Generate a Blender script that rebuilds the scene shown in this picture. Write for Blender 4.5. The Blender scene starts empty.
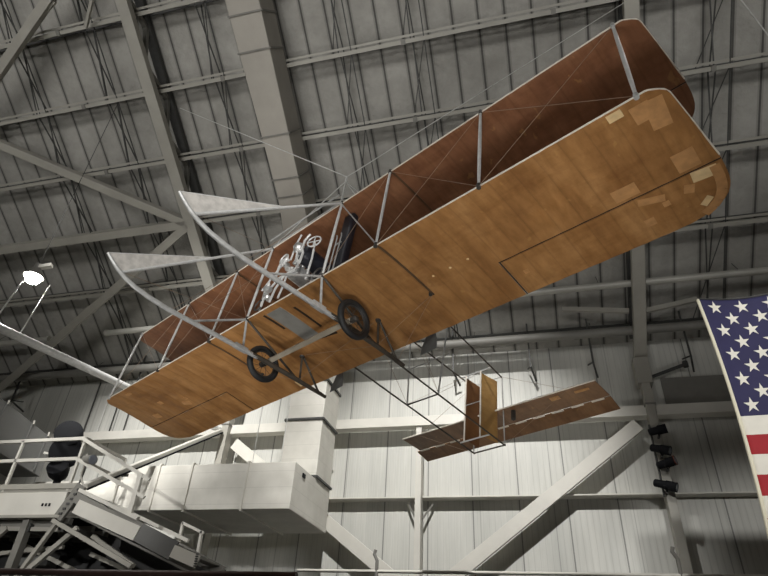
import bpy, bmesh, math, random
from mathutils import Vector, Matrix, noise
PI = math.pi
random.seed(7)
scene = bpy.context.scene
COL = scene.collection
V = Vector

# ------------------------------------------------------------------ materials
def lin(c):
    return tuple(((x/255)/12.92 if x/255 <= .04045 else (((x/255)+.055)/1.055)**2.4) for x in c) + (1.0,)

class NT:
    def __init__(s, name):
        s.m = bpy.data.materials.new(name); s.m.use_nodes = True
        s.t = s.m.node_tree; s.b = s.t.nodes['Principled BSDF']
        s.tc = s.t.nodes.new('ShaderNodeTexCoord')
    def n(s, typ, **kw):
        o = s.t.nodes.new(typ)
        for k, v in kw.items(): setattr(o, k, v)
        return o
    def l(s, a, b): s.t.links.new(a, b)
    def val(s, sock, v):
        if hasattr(v, 'is_output') : s.l(v, sock)
        else: sock.default_value = v
    def math(s, op, a, b=0.0, c=None):
        o = s.n('ShaderNodeMath', operation=op); s.val(o.inputs[0], a); s.val(o.inputs[1], b)
        if c is not None: s.val(o.inputs[2], c)
        return o.outputs[0]
    def sep(s):
        o = s.n('ShaderNodeSeparateXYZ'); s.l(s.tc.outputs['Object'], o.inputs[0]); return o.outputs
    def noise(s, scale, detail=4, stretch=(1, 1, 1), rough=.55):
        mp = s.n('ShaderNodeMapping'); mp.inputs['Scale'].default_value = stretch
        s.l(s.tc.outputs['Object'], mp.inputs[0])
        o = s.n('ShaderNodeTexNoise'); o.inputs['Scale'].default_value = scale
        o.inputs['Detail'].default_value = detail; o.inputs['Roughness'].default_value = rough
        s.l(mp.outputs[0], o.inputs['Vector']); return o.outputs['Fac']
    def ramp(s, f, stops):
        r = s.n('ShaderNodeValToRGB'); s.l(f, r.inputs[0]); e = r.color_ramp.elements
        while len(e) < len(stops): e.new(.5)
        for i, (p, c) in enumerate(stops): e[i].position = p; e[i].color = c
        return r.outputs[0]
    def mix(s, f, a, b, typ='MIX'):
        o = s.n('ShaderNodeMix', data_type='RGBA', blend_type=typ)
        s.val(o.inputs[0], f); s.val(o.inputs[6], a); s.val(o.inputs[7], b); return o.outputs[2]
    def line(s, coord, period, width, offset=0.0):   # 1 on thin lines every 'period'
        a = s.math('ADD', coord, offset)
        a = s.math('DIVIDE', a, period); a = s.math('FRACT', a)
        a = s.math('SUBTRACT', a, .5); a = s.math('ABSOLUTE', a)
        return s.math('LESS_THAN', a, width/period/2)
    def bump(s, h, strength=.3, dist=.02):
        b = s.n('ShaderNodeBump'); b.inputs['Strength'].default_value = strength; b.inputs['Distance'].default_value = dist
        s.l(h, b.inputs['Height']); s.l(b.outputs[0], s.b.inputs['Normal'])
    def fin(s, rough=.5, metal=0.0, spec=.5):
        s.b.inputs['Roughness'].default_value = rough; s.b.inputs['Metallic'].default_value = metal
        s.b.inputs['Specular IOR Level'].default_value = spec
        return s.m

def simple(name, c, rough=.5, metal=0.0, var=.12, scale=6.0, stretch=(1, 1, 1)):
    t = NT(name); a = lin(c)
    d = tuple(x*(1-var) for x in a[:3]) + (1,); u = tuple(min(1, x*(1+var)) for x in a[:3]) + (1,)
    t.l(t.ramp(t.noise(scale, 4, stretch), [(.35, d), (.65, u)]), t.b.inputs['Base Color'])
    return t.fin(rough, metal)

def mat_fabric(name, c1, c2, c3, ribs=.305, ribdark=.80, sc=1.0):
    t = NT(name); x, y, z = t.sep()
    n1 = t.noise(1.6*sc, 5, (1.6, .5, 1)); n2 = t.noise(7*sc, 5, (1.4, .6, 1)); n3 = t.noise(22*sc, 3, (1, .3, 1))
    col = t.ramp(n1, [(.30, lin(c1)), (.52, lin(c2)), (.72, lin(c3))])
    k = t.ramp(n2, [(.32, (.80, .78, .74, 1)), (.6, (1, 1, 1, 1))]); col = t.mix(.75, col, k, 'MULTIPLY')
    k = t.ramp(n3, [(.35, (.88, .87, .85, 1)), (.6, (1, 1, 1, 1))]); col = t.mix(.6, col, k, 'MULTIPLY')
    n5 = t.noise(1.1*sc, 6, (.5, 1.6, 1), .7); k = t.ramp(n5, [(.36, (.74, .68, .62, 1)), (.50, (1, 1, 1, 1)), (.66, (1.0, .97, .92, 1))]); col = t.mix(.8, col, k, 'MULTIPLY')
    n6 = t.noise(2.2*sc, 5, (3.0, .35, 1), .6); k = t.ramp(n6, [(.30, (.78, .74, .70, 1)), (.46, (1, 1, 1, 1)), (.62, (1, 1, 1, 1)), (.74, (1.0, .93, .84, 1))]); col = t.mix(.7, col, k, 'MULTIPLY')
    # pale blotches and worn spots of their own shape
    n4 = t.noise(3.1*sc, 2, (2.2, 1.4, 1)); sp = t.ramp(n4, [(.70, (0, 0, 0, 1)), (.735, (1, 1, 1, 1))])
    col = t.mix(t.math('MULTIPLY', sp, .25), col, lin((205, 160, 98)))
    ln = t.line(x, ribs, .018); lw = t.line(x, ribs, .05)
    col = t.mix(t.math('MULTIPLY', ln, (1-ribdark)*.8), col, lin((70, 42, 22)))
    col = t.mix(t.math('MULTIPLY', lw, .06), col, lin((90, 58, 30)))
    t.l(col, t.b.inputs['Base Color'])
    w = t.math('MULTIPLY', t.math('SINE', t.math('MULTIPLY', x, 2*PI/ribs)), .5)
    t.bump(t.math('ADD', w, t.math('MULTIPLY', n2, .8)), .18, .01)
    return t.fin(.36, 0, .5)

M = {}
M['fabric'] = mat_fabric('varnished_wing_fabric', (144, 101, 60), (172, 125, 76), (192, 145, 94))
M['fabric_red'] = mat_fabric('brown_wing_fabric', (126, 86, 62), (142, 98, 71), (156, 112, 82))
M['tailfabric'] = mat_fabric('brown_tail_fabric', (116, 84, 58), (136, 102, 72), (154, 118, 84), .4)
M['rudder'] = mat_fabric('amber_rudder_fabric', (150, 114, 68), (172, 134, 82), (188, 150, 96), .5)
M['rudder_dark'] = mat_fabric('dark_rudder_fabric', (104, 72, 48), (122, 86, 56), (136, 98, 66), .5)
M['patch'] = simple('tan_patch', (190, 142, 92), .5, 0, .12, 9)
M['patch_pale'] = simple('pale_patch', (230, 200, 150), .5, 0, .1, 9)
M['groove'] = simple('dark_slot', (46, 33, 22), .7)
M['seamstrip'] = simple('dark_joint_strip', (88, 66, 46), .6)
M['silver'] = simple('silver_painted_wood', (182, 182, 180), .38, .25, .12, 14)
M['silver_br'] = simple('bright_silver_paint', (214, 214, 212), .35, .2, .08, 14)
M['edge'] = simple('off_white_edge', (226, 218, 204), .45, 0, .1, 10)
M['darkwood'] = simple('dark_grey_wood', (70, 64, 56), .55, 0, .2, 10)
M['wire'] = simple('steel_wire', (150, 128, 108), .45, .2)
M['cable'] = simple('white_cable', (196, 196, 192), .5)
M['rubber'] = simple('black_rubber', (34, 34, 34), .65, 0, .2, 12)
M['rim'] = simple('dark_rim', (62, 58, 54), .5)
M['black'] = simple('black_metal', (24, 25, 28), .7)
M['black'].node_tree.nodes['Principled BSDF'].inputs['Specular IOR Level'].default_value = .15
M['tank'] = simple('dark_navy_tank', (34, 36, 44), .4)
M['alu'] = simple('polished_aluminium', (206, 206, 204), .28, .6, .15, 18)
M['panelgrey'] = simple('grey_foot_panel', (132, 130, 124), .5, 0, .1, 6)
M['axle'] = simple('pale_grey_axle_paint', (160, 150, 134), .5)
M['prop'] = simple('grey_propeller_paint', (104, 106, 104), .45, 0, .1, 6)
M['fin'] = simple('worn_silver_fin', (196, 192, 186), .55, 0, .16, 9)
M['steel'] = simple('grey_painted_steel', (158, 155, 146), .5, 0, .07, 1.2)
M['steel_dk'] = simple('dim_grey_steel', (120, 118, 112), .55, 0, .1, 1.5)
M['darksteel'] = simple('dark_steel', (66, 66, 64), .6)
M['white_steel'] = simple('white_painted_steel', (206, 203, 194), .45, 0, .05, 1.2)
M['pipe'] = simple('silver_pipe', (176, 174, 166), .4, .1, .08, 2)
M['lens'] = simple('red_lit_rim', (120, 70, 60), .15)  # red light on one stage light's rim, put into its colour
M['glass'] = simple('grey_lens_glass', (120, 124, 132), .12)
M['flag_white'] = simple('flag_white', (238, 234, 222), .8, 0, .03, 5)
M['flag_red'] = simple('flag_red', (168, 40, 48), .8, 0, .05, 5)
M['flag_blue'] = simple('flag_blue', (48, 46, 84), .8, 0, .06, 5)
M['hem'] = simple('flag_cream_hem', (242, 236, 212), .8, 0, .03, 5)
M['ductgrey'] = simple('dark_grey_duct_paint', (104, 104, 102), .6, 0, .05, 1.4)
M['under_dark'] = simple('near_black_backing', (44, 44, 44), .7)
M['floor'] = simple('grey_concrete_floor', (104, 102, 98), .45, 0, .08, .7)
M['darkred'] = simple('dark_red_brown_rail', (70, 50, 46), .5)

def mat_duct():
    t = NT('wrapped_duct'); x, y, z = t.sep()
    n = t.noise(1.4, 4)
    col = t.ramp(n, [(.3, lin((196, 193, 184))), (.7, lin((214, 211, 202)))])
    a = t.line(z, .46, .015, .1); col = t.mix(t.math('MULTIPLY', a, .22), col, lin((120, 118, 110)))
    t.l(col, t.b.inputs['Base Color']); t.bump(t.noise(3, 3), .15, .02)
    return t.fin(.6)
M['duct'] = mat_duct()
M['duct_roof'] = simple('grey_beige_duct', (160, 155, 146), .6, 0, .05, 1.4)

def mat_wall():
    t = NT('corrugated_wall'); x, y, z = t.sep()
    n = t.noise(.5, 5, (2.5, 1, .4)); n2 = t.noise(4, 4, (3, 1, .25))
    col = t.ramp(n, [(.3, lin((186, 186, 180))), (.7, lin((206, 205, 198)))])
    col = t.mix(.5, col, t.ramp(n2, [(.35, (.88, .88, .87, 1)), (.6, (1, 1, 1, 1))]), 'MULTIPLY')
    for per, w, off, k in ((1.52, .045, .04, .72), (.19, .02, 0, .16), (2.37, .03, .9, .35)):
        a = t.line(x, per, w, off); col = t.mix(t.math('MULTIPLY', a, k), col, lin((92, 92, 90)))
    t.l(col, t.b.inputs['Base Color'])
    w = t.math('SINE', t.math('MULTIPLY', x, 2*PI/.19)); t.bump(w, .14, .015)
    return t.fin(.55)
M['wall'] = mat_wall()

def mat_ceiling():
    t = NT('quilted_roof_insulation'); x, y, z = t.sep()
    n = t.noise(.6, 5); n2 = t.noise(3.2, 6, (1, 1, 1), .65)
    col = t.ramp(n, [(.3, lin((146, 144, 138))), (.7, lin((172, 170, 164)))])
    col = t.mix(.55, col, t.ramp(n2, [(.35, (.80, .80, .79, 1)), (.62, (1, 1, 1, 1))]), 'MULTIPLY')
    a = t.line(x, .80, .06, .1); col = t.mix(t.math('MULTIPLY', a, .74), col, lin((50, 50, 48)))
    b = t.line(x, .80, .16, .1); col = t.mix(t.math('MULTIPLY', b, .25), col, lin((60, 60, 58)))
    t.l(col, t.b.inputs['Base Color'])
    w = t.math('ABSOLUTE', t.math('SINE', t.math('MULTIPLY', t.math('ADD', x, .5), PI/.8)))
    t.bump(t.math('ADD', w, t.math('MULTIPLY', n2, 1.2)), .6, .12)
    return t.fin(.75, 0, .2)
M['ceiling'] = mat_ceiling()

def mat_emit(name, c, s):
    t = NT(name); t.b.inputs['Base Color'].default_value = c
    t.b.inputs['Emission Color'].default_value = c; t.b.inputs['Emission Strength'].default_value = s
    return t.m
M['lamp'] = mat_emit('lamp_glow', (1, .98, .9, 1), 60)

# ------------------------------------------------------------------ geometry helpers
def B(): return bmesh.new()

def beam(bm, p0, p1, w, h, up=(0, 0, 1)):
    """box from p0 to p1; w across, h along 'up'"""
    p0, p1 = V(p0), V(p1); d = (p1-p0).normalized(); u = V(up)
    if abs(d.dot(u)) > .98: u = V((0, 1, 0))
    s = d.cross(u).normalized(); u = s.cross(d).normalized()
    vs = []
    for p in (p0, p1):
        for a, b in ((-1, -1), (1, -1), (1, 1), (-1, 1)):
            vs.append(bm.verts.new(p + s*a*w/2 + u*b*h/2))
    for f in ((0, 1, 2, 3), (7, 6, 5, 4), (0, 4, 5, 1), (1, 5, 6, 2), (2, 6, 7, 3), (3, 7, 4, 0)):
        bm.faces.new([vs[i] for i in f])
    return bm

def box(bm, x0, x1, y0, y1, z0, z1):
    return beam(bm, ((x0+x1)/2, y0, (z0+z1)/2), ((x0+x1)/2, y1, (z0+z1)/2), abs(x1-x0), abs(z1-z0))

def tube(bm, pts, r, n=10, closed=False, flat=1.0):
    pts = [V(p) for p in pts]; rings = []; prev = None
    rr = r if isinstance(r, (list, tuple)) else [r]*len(pts)
    N = len(pts)
    for i, p in enumerate(pts):
        if closed: t = pts[(i+1) % N]-pts[i-1]
        else: t = pts[min(i+1, N-1)]-pts[max(i-1, 0)]
        t.normalize()
        a = prev if prev is not None else (V((0, 0, 1)) if abs(t.z) < .9 else V((1, 0, 0)))
        a = (a - t*a.dot(t)).normalized(); prev = a; b = t.cross(a)
        rings.append([bm.verts.new(p + (a*math.cos(2*PI*k/n) + b*math.sin(2*PI*k/n)*flat)*rr[i]) for k in range(n)])
    for i in range(N if closed else N-1):
        A, C = rings[i], rings[(i+1) % N]
        for k in range(n): bm.faces.new((A[k], A[(k+1) % n], C[(k+1) % n], C[k]))
    if not closed:
        bm.faces.new(list(reversed(rings[0]))); bm.faces.new(rings[-1])
    return bm

def lathe(bm, c, axis, prof, n=24):
    """prof: list of (distance along axis, radius)"""
    c = V(c); ax = V(axis).normalized(); a = ax.orthogonal().normalized(); b = ax.cross(a); R = []
    for d, r in prof:
        R.append([bm.verts.new(c + ax*d + (a*math.cos(2*PI*k/n)+b*math.sin(2*PI*k/n))*max(r, 1e-4)) for k in range(n)])
    for i in range(len(R)-1):
        for k in range(n): bm.faces.new((R[i][k], R[i][(k+1) % n], R[i+1][(k+1) % n], R[i+1][k]))
    bm.faces.new(list(reversed(R[0]))); bm.faces.new(R[-1])
    return bm

def prism(bm, poly, off):
    """polygon extruded by vector off"""
    off = V(off); a = [bm.verts.new(V(p)) for p in poly]; b = [bm.verts.new(V(p)+off) for p in poly]; n = len(a)
    bm.faces.new(a); bm.faces.new(list(reversed(b)))
    for i in range(n): bm.faces.new((a[i], b[i], b[(i+1) % n], a[(i+1) % n]))
    return bm

def mesh(name, bm, m, parent=None, smooth=False, bevel=0):
    bmesh.ops.recalc_face_normals(bm, faces=bm.faces[:])
    me = bpy.data.meshes.new(name); bm.to_mesh(me); bm.free()
    for k in (m if isinstance(m, (list, tuple)) else [m]): me.materials.append(M[k])
    if smooth:
        for p in me.polygons: p.use_smooth = True
        me.set_sharp_from_angle(angle=math.radians(40))
    o = bpy.data.objects.new(name, me); COL.objects.link(o)
    if parent: o.parent = parent
    if bevel:
        md = o.modifiers.new('bevel', 'BEVEL'); md.width = bevel; md.segments = 2; md.limit_method = 'ANGLE'
    return o

def tag(o, label, cat, group=None):
    o['label'] = label; o['category'] = cat
    if group: o['group'] = group
    return o

def thing(name, label, cat, loc=(0, 0, 0), group=None):
    o = bpy.data.objects.new(name, None); COL.objects.link(o); o.location = loc; o.empty_display_size = .2
    return tag(o, label, cat, group)

def struct(name, bm, m, smooth=False):
    o = mesh(name, bm, m, None, smooth); o['kind'] = 'structure'; return o

# ------------------------------------------------------------------ camera
CAMP = V((0, 0, 1.7))
MC = ((0.96754989, 0.2473637, 0.05155984), (-0.09921838, 0.55959137, -0.82280813), (-0.2323853, 0.79099222, 0.56597559))
cam = bpy.data.objects.new('camera', bpy.data.cameras.new('camera')); COL.objects.link(cam)
r, dn, fw = (V(k) for k in MC)
cam.matrix_world = Matrix(((r.x, -dn.x, -fw.x, CAMP.x), (r.y, -dn.y, -fw.y, CAMP.y), (r.z, -dn.z, -fw.z, CAMP.z), (0, 0, 0, 1)))
cam.data.sensor_width = 36; cam.data.lens = 577/768*36; cam.data.clip_end = 300
scene.camera = cam

# ------------------------------------------------------------------ hall shell
YW, ZT, TH = 20.0, 12.45, math.radians(33.507)
RE = V((0, math.cos(TH), -math.sin(TH))); RN = V((0, math.sin(TH), math.cos(TH)))
def roof(x, s, dep=0.0):
    """point on the roof slope: s metres from the eave (negative = up the slope), dep metres under the skin"""
    return V((x, YW, ZT)) + RE*s - RN*dep
XL, XR = -34.0, 26.0
SR = -26.0
ridge = roof(0, SR); YR, ZR = ridge.y, ridge.z
YB = 2*YR - YW
bm = B(); box(bm, XL, XR, YB, YW, -.3, 0); struct('floor', bm, 'floor')
bm = B(); box(bm, XL-.3, XR+.3, YW, YW+.25, 0, ZT); struct('wall_back', bm, 'wall')
bm = B(); box(bm, XL-.3, XR+.3, YB-.25, YB, 0, ZT); struct('wall_front', bm, 'wall')
for nm, x0, x1 in (('wall_left', XL-.3, XL), ('wall_right', XR, XR+.3)):
    bm = B(); prism(bm, [(x0, YB, 0), (x0, YW, 0), (x0, YW, ZT), (x0, YR, ZR), (x0, YB, ZT)], (x1-x0, 0, 0)); struct(nm, bm, 'wall')
bm = B()
prism(bm, [(XL-.3, YW+.25, ZT-.165), (XL-.3, YR, ZR), (XL-.3, YB-.25, ZT-.165), (XL-.3, YB-.25, ZT+.1), (XL-.3, YR, ZR+.3), (XL-.3, YW+.25, ZT+.1)], (XR-XL+.6, 0, 0))
struct('ceiling', bm, 'ceiling')

# roof purlins: open-web joists running the length of the hall
purl = [(-.77, 'lowest roof purlin, just above the top of the back wall'),
        (-4.35, 'second roof purlin up from the back wall'),
        (-6.75, 'third roof purlin up, beside the box strut at upper left'),
        (-9.1, 'fourth roof purlin up, crossing behind the wing struts'),
        (-11.45, 'fifth roof purlin up, crossing behind the grey roof duct'),
        (-13.9, 'sixth roof purlin up, crossing the top left corner'),
        (-16.3, 'topmost roof purlin, barely inside the top edge')]
for s, lab in purl:
    t = thing('roof_purlin', lab, 'purlin', roof(-4, s, .7), 'open web roof purlins')
    def loc(p, t=t): return V(p) - t.location
    bm = B(); beam(bm, loc(roof(XL+.1, s, .70)), loc(roof(XR-.1, s, .70)), .12, .11, RN); beam(bm, loc(roof(XL+.1, s-.16, .66)), loc(roof(XR-.1, s-.16, .66)), .07, .05, RN)
    mesh('lower_chord', bm, 'steel', t)
    bm = B(); beam(bm, loc(roof(XL+.1, s, .10)), loc(roof(XR-.1, s, .10)), .10, .08, RN); mesh('upper_chord', bm, 'darksteel', t)
    bm = B(); x = XL+.2; k = 0
    while x < XR-.9:
        beam(bm, loc(roof(x, s, .66 if k % 2 else .12)), loc(roof(x+.7, s, .12 if k % 2 else .66)), .03, .03, RN); x += .7; k += 1
    mesh('lattice_web', bm, 'darksteel', t)
    for x in (-14.6, -9.1, -2.9, 1.6, 5.9):
        bm = B(); beam(bm, loc(roof(x, s, .70)), loc(roof(x+.14, s, .70)), .17, .17, RN); mesh('splice_clip', bm, 'steel_dk', t)

# bridging rods between purlins
for xb, lab in ((-16.6, 'dark crossed bridging rods of the roof, left of the left truss rib'), (-13.6, 'dark crossed bridging rods of the roof close beside the left truss rib'),
                (-9.4, 'dark crossed bridging rods of the roof between truss rib and duct'), (-4.95, 'dark crossed bridging rods of the roof right of the grey duct'),
                (-2.6, 'dark crossed bridging rods of the roof above the hanging cable knot'), (6.0, 'dark crossed bridging rods of the roof at the right edge')):
    bm = B()
    ss = [p[0] for p in purl]
    for a, b in zip(ss[:-1], ss[1:]):
        beam(bm, roof(xb, a, .68), roof(xb, b, .12), .035, .035, RN); beam(bm, roof(xb+.05, a, .12), roof(xb+.05, b, .68), .035, .035, RN)
        beam(bm, roof(xb+.42, a, .68), roof(xb+.42, b, .68), .03, .03, RN)
        beam(bm, roof(xb-.35, a, .12), roof(xb+.42, b, .68), .025, .025, RN)
    tag(mesh('bridging_rod', bm, 'darksteel'), lab, 'bridging rods', 'roof bridging rods')

# truss ribs and wall columns
def rib(x, lab, s_top=-24.5):
    t = thing('truss_rib', lab, 'truss rib', roof(x, .2, 1.2), 'roof truss ribs')
    L = lambda s, d, dx=0: roof(x+dx, s, d) - t.location
    bm = B(); beam(bm, L(s_top, 1.2), L(.15, 1.2), .40, .26, RN); mesh('inner_chord', bm, 'steel', t, bevel=.01)
    bm = B(); beam(bm, L(s_top, .2), L(-.3, .2), .30, .2, RN); mesh('outer_chord', bm, 'darksteel', t)
    s = -.6; k = 0
    while s > s_top+2:
        s2 = s - 1.175
        bm = B(); beam(bm, L(s, .3 if k % 2 else 1.1), L(s2, 1.1 if k % 2 else .3), .14, .14, V((1, 0, 0))); mesh('web_member', bm, 'steel_dk', t)
        s = s2; k += 1
    return t
rib(-11.5, 'grey roof truss rib at upper left, behind the two silver fins')
rib(3.7, 'grey roof truss rib at right, between the biplane wing and the flag')

def column(x, yf, w, ztop, lab, haunch=True, knees=False):
    t = thing('wall_column', lab, 'column', (x, yf+.2, 0), 'steel wall columns')
    bm = B(); box(bm, -w/2, w/2, -.2, .2, 0, ztop); mesh('shaft', bm, 'steel' if haunch else 'white_steel', t, bevel=.008)
    if haunch:
        bm = B(); box(bm, -.24, .24, -.22, .3, ztop, ztop+.95); mesh('haunch', bm, 'steel', t, bevel=.01)
        bm = B(); box(bm, -w/2-.03, w/2+.03, -.23, .15, ztop-.75, ztop-.70); mesh('splice_plate', bm, 'steel_dk', t)
    if knees:
        for sx in (-1, 1):
            bm = B(); beam(bm, (sx*w/2, .1, 6.25), (sx*.42, .3, 6.78), .05, .06); mesh('knee_brace', bm, 'steel_dk', t)
    return t
column(3.62, 18.95, .26, 10.35, 'right wall column carrying four black stage lights')
column(-11.55, 18.95, .26, 10.35, 'left wall column, half hidden behind the big duct')
column(-4.05, 19.28, .2, 9.35, 'slim middle wall column under the tailplane', False, True)
bm = B(); tube(bm, [(3.44, 18.93, 6.7), (3.44, 18.93, 8.9)], .035, 8); tag(mesh('conduit', bm, 'darksteel'), 'short dark conduit behind the stage lights on the right column', 'conduit')

# wind beam, girts, chevron braces on the back wall
bm = B(); box(bm, XL+.1, XR-.1, 19.2, 19.62, 9.33, 9.68); tag(mesh('wall_beam', bm, 'white_steel', bevel=.01), 'long pale horizontal box beam across the back wall', 'beam')
bm = B(); box(bm, XL+.1, XR-.1, 19.55, 20, 6.93, 6.97)
tag(mesh('wall_girt', bm, 'white_steel'), 'thin pale girt across the back wall below the box beam', 'girt')
for p0, p1, lab in (((3.2, 19.42, 9.10), (-3.5, 19.42, 4.10), 'pale diagonal brace rising to the right wall column'),
                    ((-11.3, 19.46, 9.03), (-4.5, 19.42, 4.22), 'pale diagonal brace falling right from behind the duct corner')):
    bm = B(); beam(bm, p0, p1, .16, .42, (0, 0, 1)); tag(mesh('diagonal_brace', bm, 'white_steel', bevel=.01), lab, 'brace', 'diagonal wall braces')

# eave steel: long pipes, struts
def pipe(lab, x0, x1, s, dep, r, cap=True, m='pipe'):
    t = thing('heater_pipe', lab, 'pipe', roof(x0, s, dep)); t.name = 'overhead_pipe'
    L = lambda x: roof(x, s, dep) - t.location
    bm = B(); tube(bm, [L(x0), L(x1)], r, 16); mesh('pipe_run', bm, m, t, True)
    if cap:
        for xx in (x0, x1):
            bm = B(); tube(bm, [L(xx-.05), L(xx+.05)], r*1.18, 16); mesh('end_cap', bm, m, t, True)
    n = max(1, int(abs(x1-x0)/4))
    for i in range(n):
        x = x0 + (x1-x0)*(i+.5)/n
        bm = B(); tube(bm, [L(x), roof(x, s, .05) - t.location], .012, 6); mesh('hanger', bm, 'darksteel', t)
    return t
pipe('silver pipe end running behind the upper left wing tip', -16.95, 22, -2.72, .93, .12)
pipe('short silver pipe ending above the bright tube at far left', -26, -19.9, -2.68, .93, .12)
pipe('thick grey duct pipe along the eave above the tailplane', XL+1, XR-1, -.95, .90, .16, False, 'steel_dk')
for p0, p1, lab in ((roof(-11.6, -6.85, 1.2), roof(-26, -6.85, 1.2), 'grey horizontal box strut left of the left truss rib'),
                    (roof(-11.7, -6.9, 1.2), roof(-21.2, -12.6, 1.2), 'grey diagonal roof brace from rib up to the left edge'),
                    (roof(-11.7, -6.75, 1.2), roof(-24.5, .05, 1.2), 'grey diagonal roof brace falling left above the bright tube'),
                    (roof(-11.7, -16.3, 1.2), roof(-19.6, -11.5, 1.2), 'broad grey diagonal brace across the top left corner')):
    bm = B(); beam(bm, p0, p1, .30, .26, RN); tag(mesh('roof_brace', bm, 'steel', bevel=.01), lab, 'brace', 'roof braces')
for a, b, lab in (((-13.9, -14.75), (-16.1, -13.8), 'thin grey stay at the top left corner, leftmost of two'), ((-12.55, -14.55), (-13.25, -13.85), 'short thin grey stay beside the left rib at the top edge')):
    bm = B(); beam(bm, roof(a[0], a[1], 1.2), roof(b[0], b[1], 1.0), .1, .1, RN); tag(mesh('roof_stay', bm, 'steel'), lab, 'stay', 'roof stays')
# eave struts beside the right rib
for p0, p1, lab in (((3.95, 18.2, 12.64), (5.65, 18.2, 12.93), 'pale strut leaning right from the right rib under the roof'), ((3.45, 18.2, 12.70), (1.28, 18.2, 13.0), 'pale strut leaning left from the right rib under the roof')):
    bm = B(); beam(bm, p0, p1, .12, .16); tag(mesh('eave_strut', bm, 'steel'), lab, 'strut', 'eave struts')
for x, lab in ((-2.75, 'short drop post hanging over the wall above the rudders'), (.0, 'short drop post hanging over the wall right of the propeller'), (2.1, 'short drop post hanging left of the right rib'), (5.2, 'short drop post hanging right of the right rib'),
               (-16.2, 'short drop post hanging above the left wing tip'), (-22.5, 'short drop post hanging at the far left edge')):
    bm = B(); beam(bm, (x, 19.0, 11.2), (x, 19.0, 13.0), .055, .055)
    beam(bm, (x, 19.0, 11.25), (x+.15, 19.7, 11.0), .06, .05); beam(bm, (x, 19.0, 11.25), (x-.1, 19.7, 11.5), .045, .04)
    tag(mesh('drop_post', bm, 'darksteel'), lab, 'post', 'eave drop posts')
bm = B(); box(bm, 4.3, 6.9, 19.86, 19.98, 9.95, 10.9); tag(mesh('wall_panel', bm, 'steel_dk'), 'dark grey rectangular panel on the wall left of the flag', 'panel')
bm = B(); tube(bm, [(3.8, 19.5, 10.75), (5.1, 19.5, 11.2)], .06, 8); tube(bm, [(5.1, 19.5, 11.1), (5.1, 19.5, 11.3)], .09, 8); tag(mesh('pipe_stub', bm, 'darksteel'), 'dark pipe stub jutting right from the right rib', 'pipe')

# ------------------------------------------------------------------ ducts
t = thing('air_duct', 'large white wrapped air duct running level at lower left with drop behind', 'duct', (-8, 17, 5.62))
L = lambda p: V(p) - t.location
def bx(name, x0, x1, y0, y1, z0, z1, m, parent, bev=0):
    bm = B(); o = parent.location
    box(bm, x0-o.x, x1-o.x, y0-o.y, y1-o.y, z0-o.z, z1-o.z); return mesh(name, bm, m, parent, bevel=bev)
bx('level_run', -12.6, -6.9, 15.5, 18.6, 5.6, 6.93, 'duct', t, .02)
bm = B()
prism(bm, [L((-8.22, 17.2, 6.93)), L((-6.9, 17.2, 6.93)), L((-6.9, 18.6, 6.93)), L((-8.22, 18.6, 6.93))], (0, 0, 4.9)); mesh('riser', bm, 'duct', t, bevel=.02)
for z in (7.0, 8.93, 10.35):
    bm = B()
    for a, b in (((-8.24, 17.17), (-6.87, 17.17)), ((-6.87, 17.17), (-6.87, 18.62)), ((-8.24, 17.17), (-8.24, 18.62))):
        beam(bm, L((a[0], a[1], z)), L((b[0], b[1], z)), .06, .07)
    mesh('riser_flange', bm, 'darksteel', t)
for x in (-11.37, -10.24, -8.39):
    bm = B()
    beam(bm, L((x, 15.47, 5.58)), L((x, 15.47, 6.95)), .06, .05); beam(bm, L((x, 15.47, 6.96)), L((x, 18.6, 6.96)), .06, .05); beam(bm, L((x, 15.47, 5.57)), L((x, 18.6, 5.57)), .06, .05)
    mesh('seam_flange', bm, 'white_steel', t)
bm = B(); lathe(bm, L((-12.6, 17.0, 6.3)), (-1, 0, 0), [(0, .72), (.5, .7), (1.0, .66), (4.5, .66)], 32); mesh('round_branch', bm, 'duct', t, True)
for x in (-13.4, -14.6):
    bm = B(); lathe(bm, L((x, 17.0, 6.3)), (-1, 0, 0), [(0, .69), (.06, .69)], 32); mesh('round_flange', bm, 'white_steel', t, True)
bm = B(); beam(bm, L((-6.88, 16.1, 6.72)), L((-6.88, 16.3, 6.72)), .03, .12); mesh('damper_handle', bm, 'black', t)
for x, y in ((-8.39, 15.7), (-7.9, 16.6)):
    bm = B(); tube(bm, [L((x, y, 6.95)), L((x, y, 16.5))], .012, 6); mesh('hanger_rod', bm, 'cable', t)
# the same run continues up under the roof
t2 = thing('roof_duct', 'wide grey beige duct climbing the roof slope at top centre left', 'duct', roof(-7.2, -2.5, 1.4))
bm = B(); A = []
for s, x0, x1 in ((-24, -7.9, -6.55), (-13.5, -7.74, -6.68), (-7.5, -7.6, -6.74), (-1.7, -8.2, -6.9)):
    A.append([bm.verts.new(roof(x, s, d) - t2.location) for x, d in ((x0, .8), (x1, .8), (x1, 2.0), (x0, 2.0))])
for i in range(3):
    for k in range(4): bm.faces.new((A[i][k], A[i][(k+1) % 4], A[i+1][(k+1) % 4], A[i+1][k]))
bm.faces.new(A[0]); bm.faces.new(A[-1]); mesh('duct_body', bm, 'duct_roof', t2, bevel=.03)
for s in (-13.05, -12.0, -9.45, -8.05, -7.45):
    u = (s+13.5)/6; xa = -7.74+.14*u; xb = -6.68-.06*u
    bm = B(); o = t2.location
    for a, b in (((xa-.02, 2.02), (xb+.02, 2.02)), ((xb+.02, 2.02), (xb+.02, .8)), ((xa-.02, .8), (xa-.02, 2.02))):
        beam(bm, roof(a[0], s, a[1])-o, roof(b[0], s, b[1])-o, .05, .05, RE)
    mesh('duct_flange', bm, 'steel_dk', t2)
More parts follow.
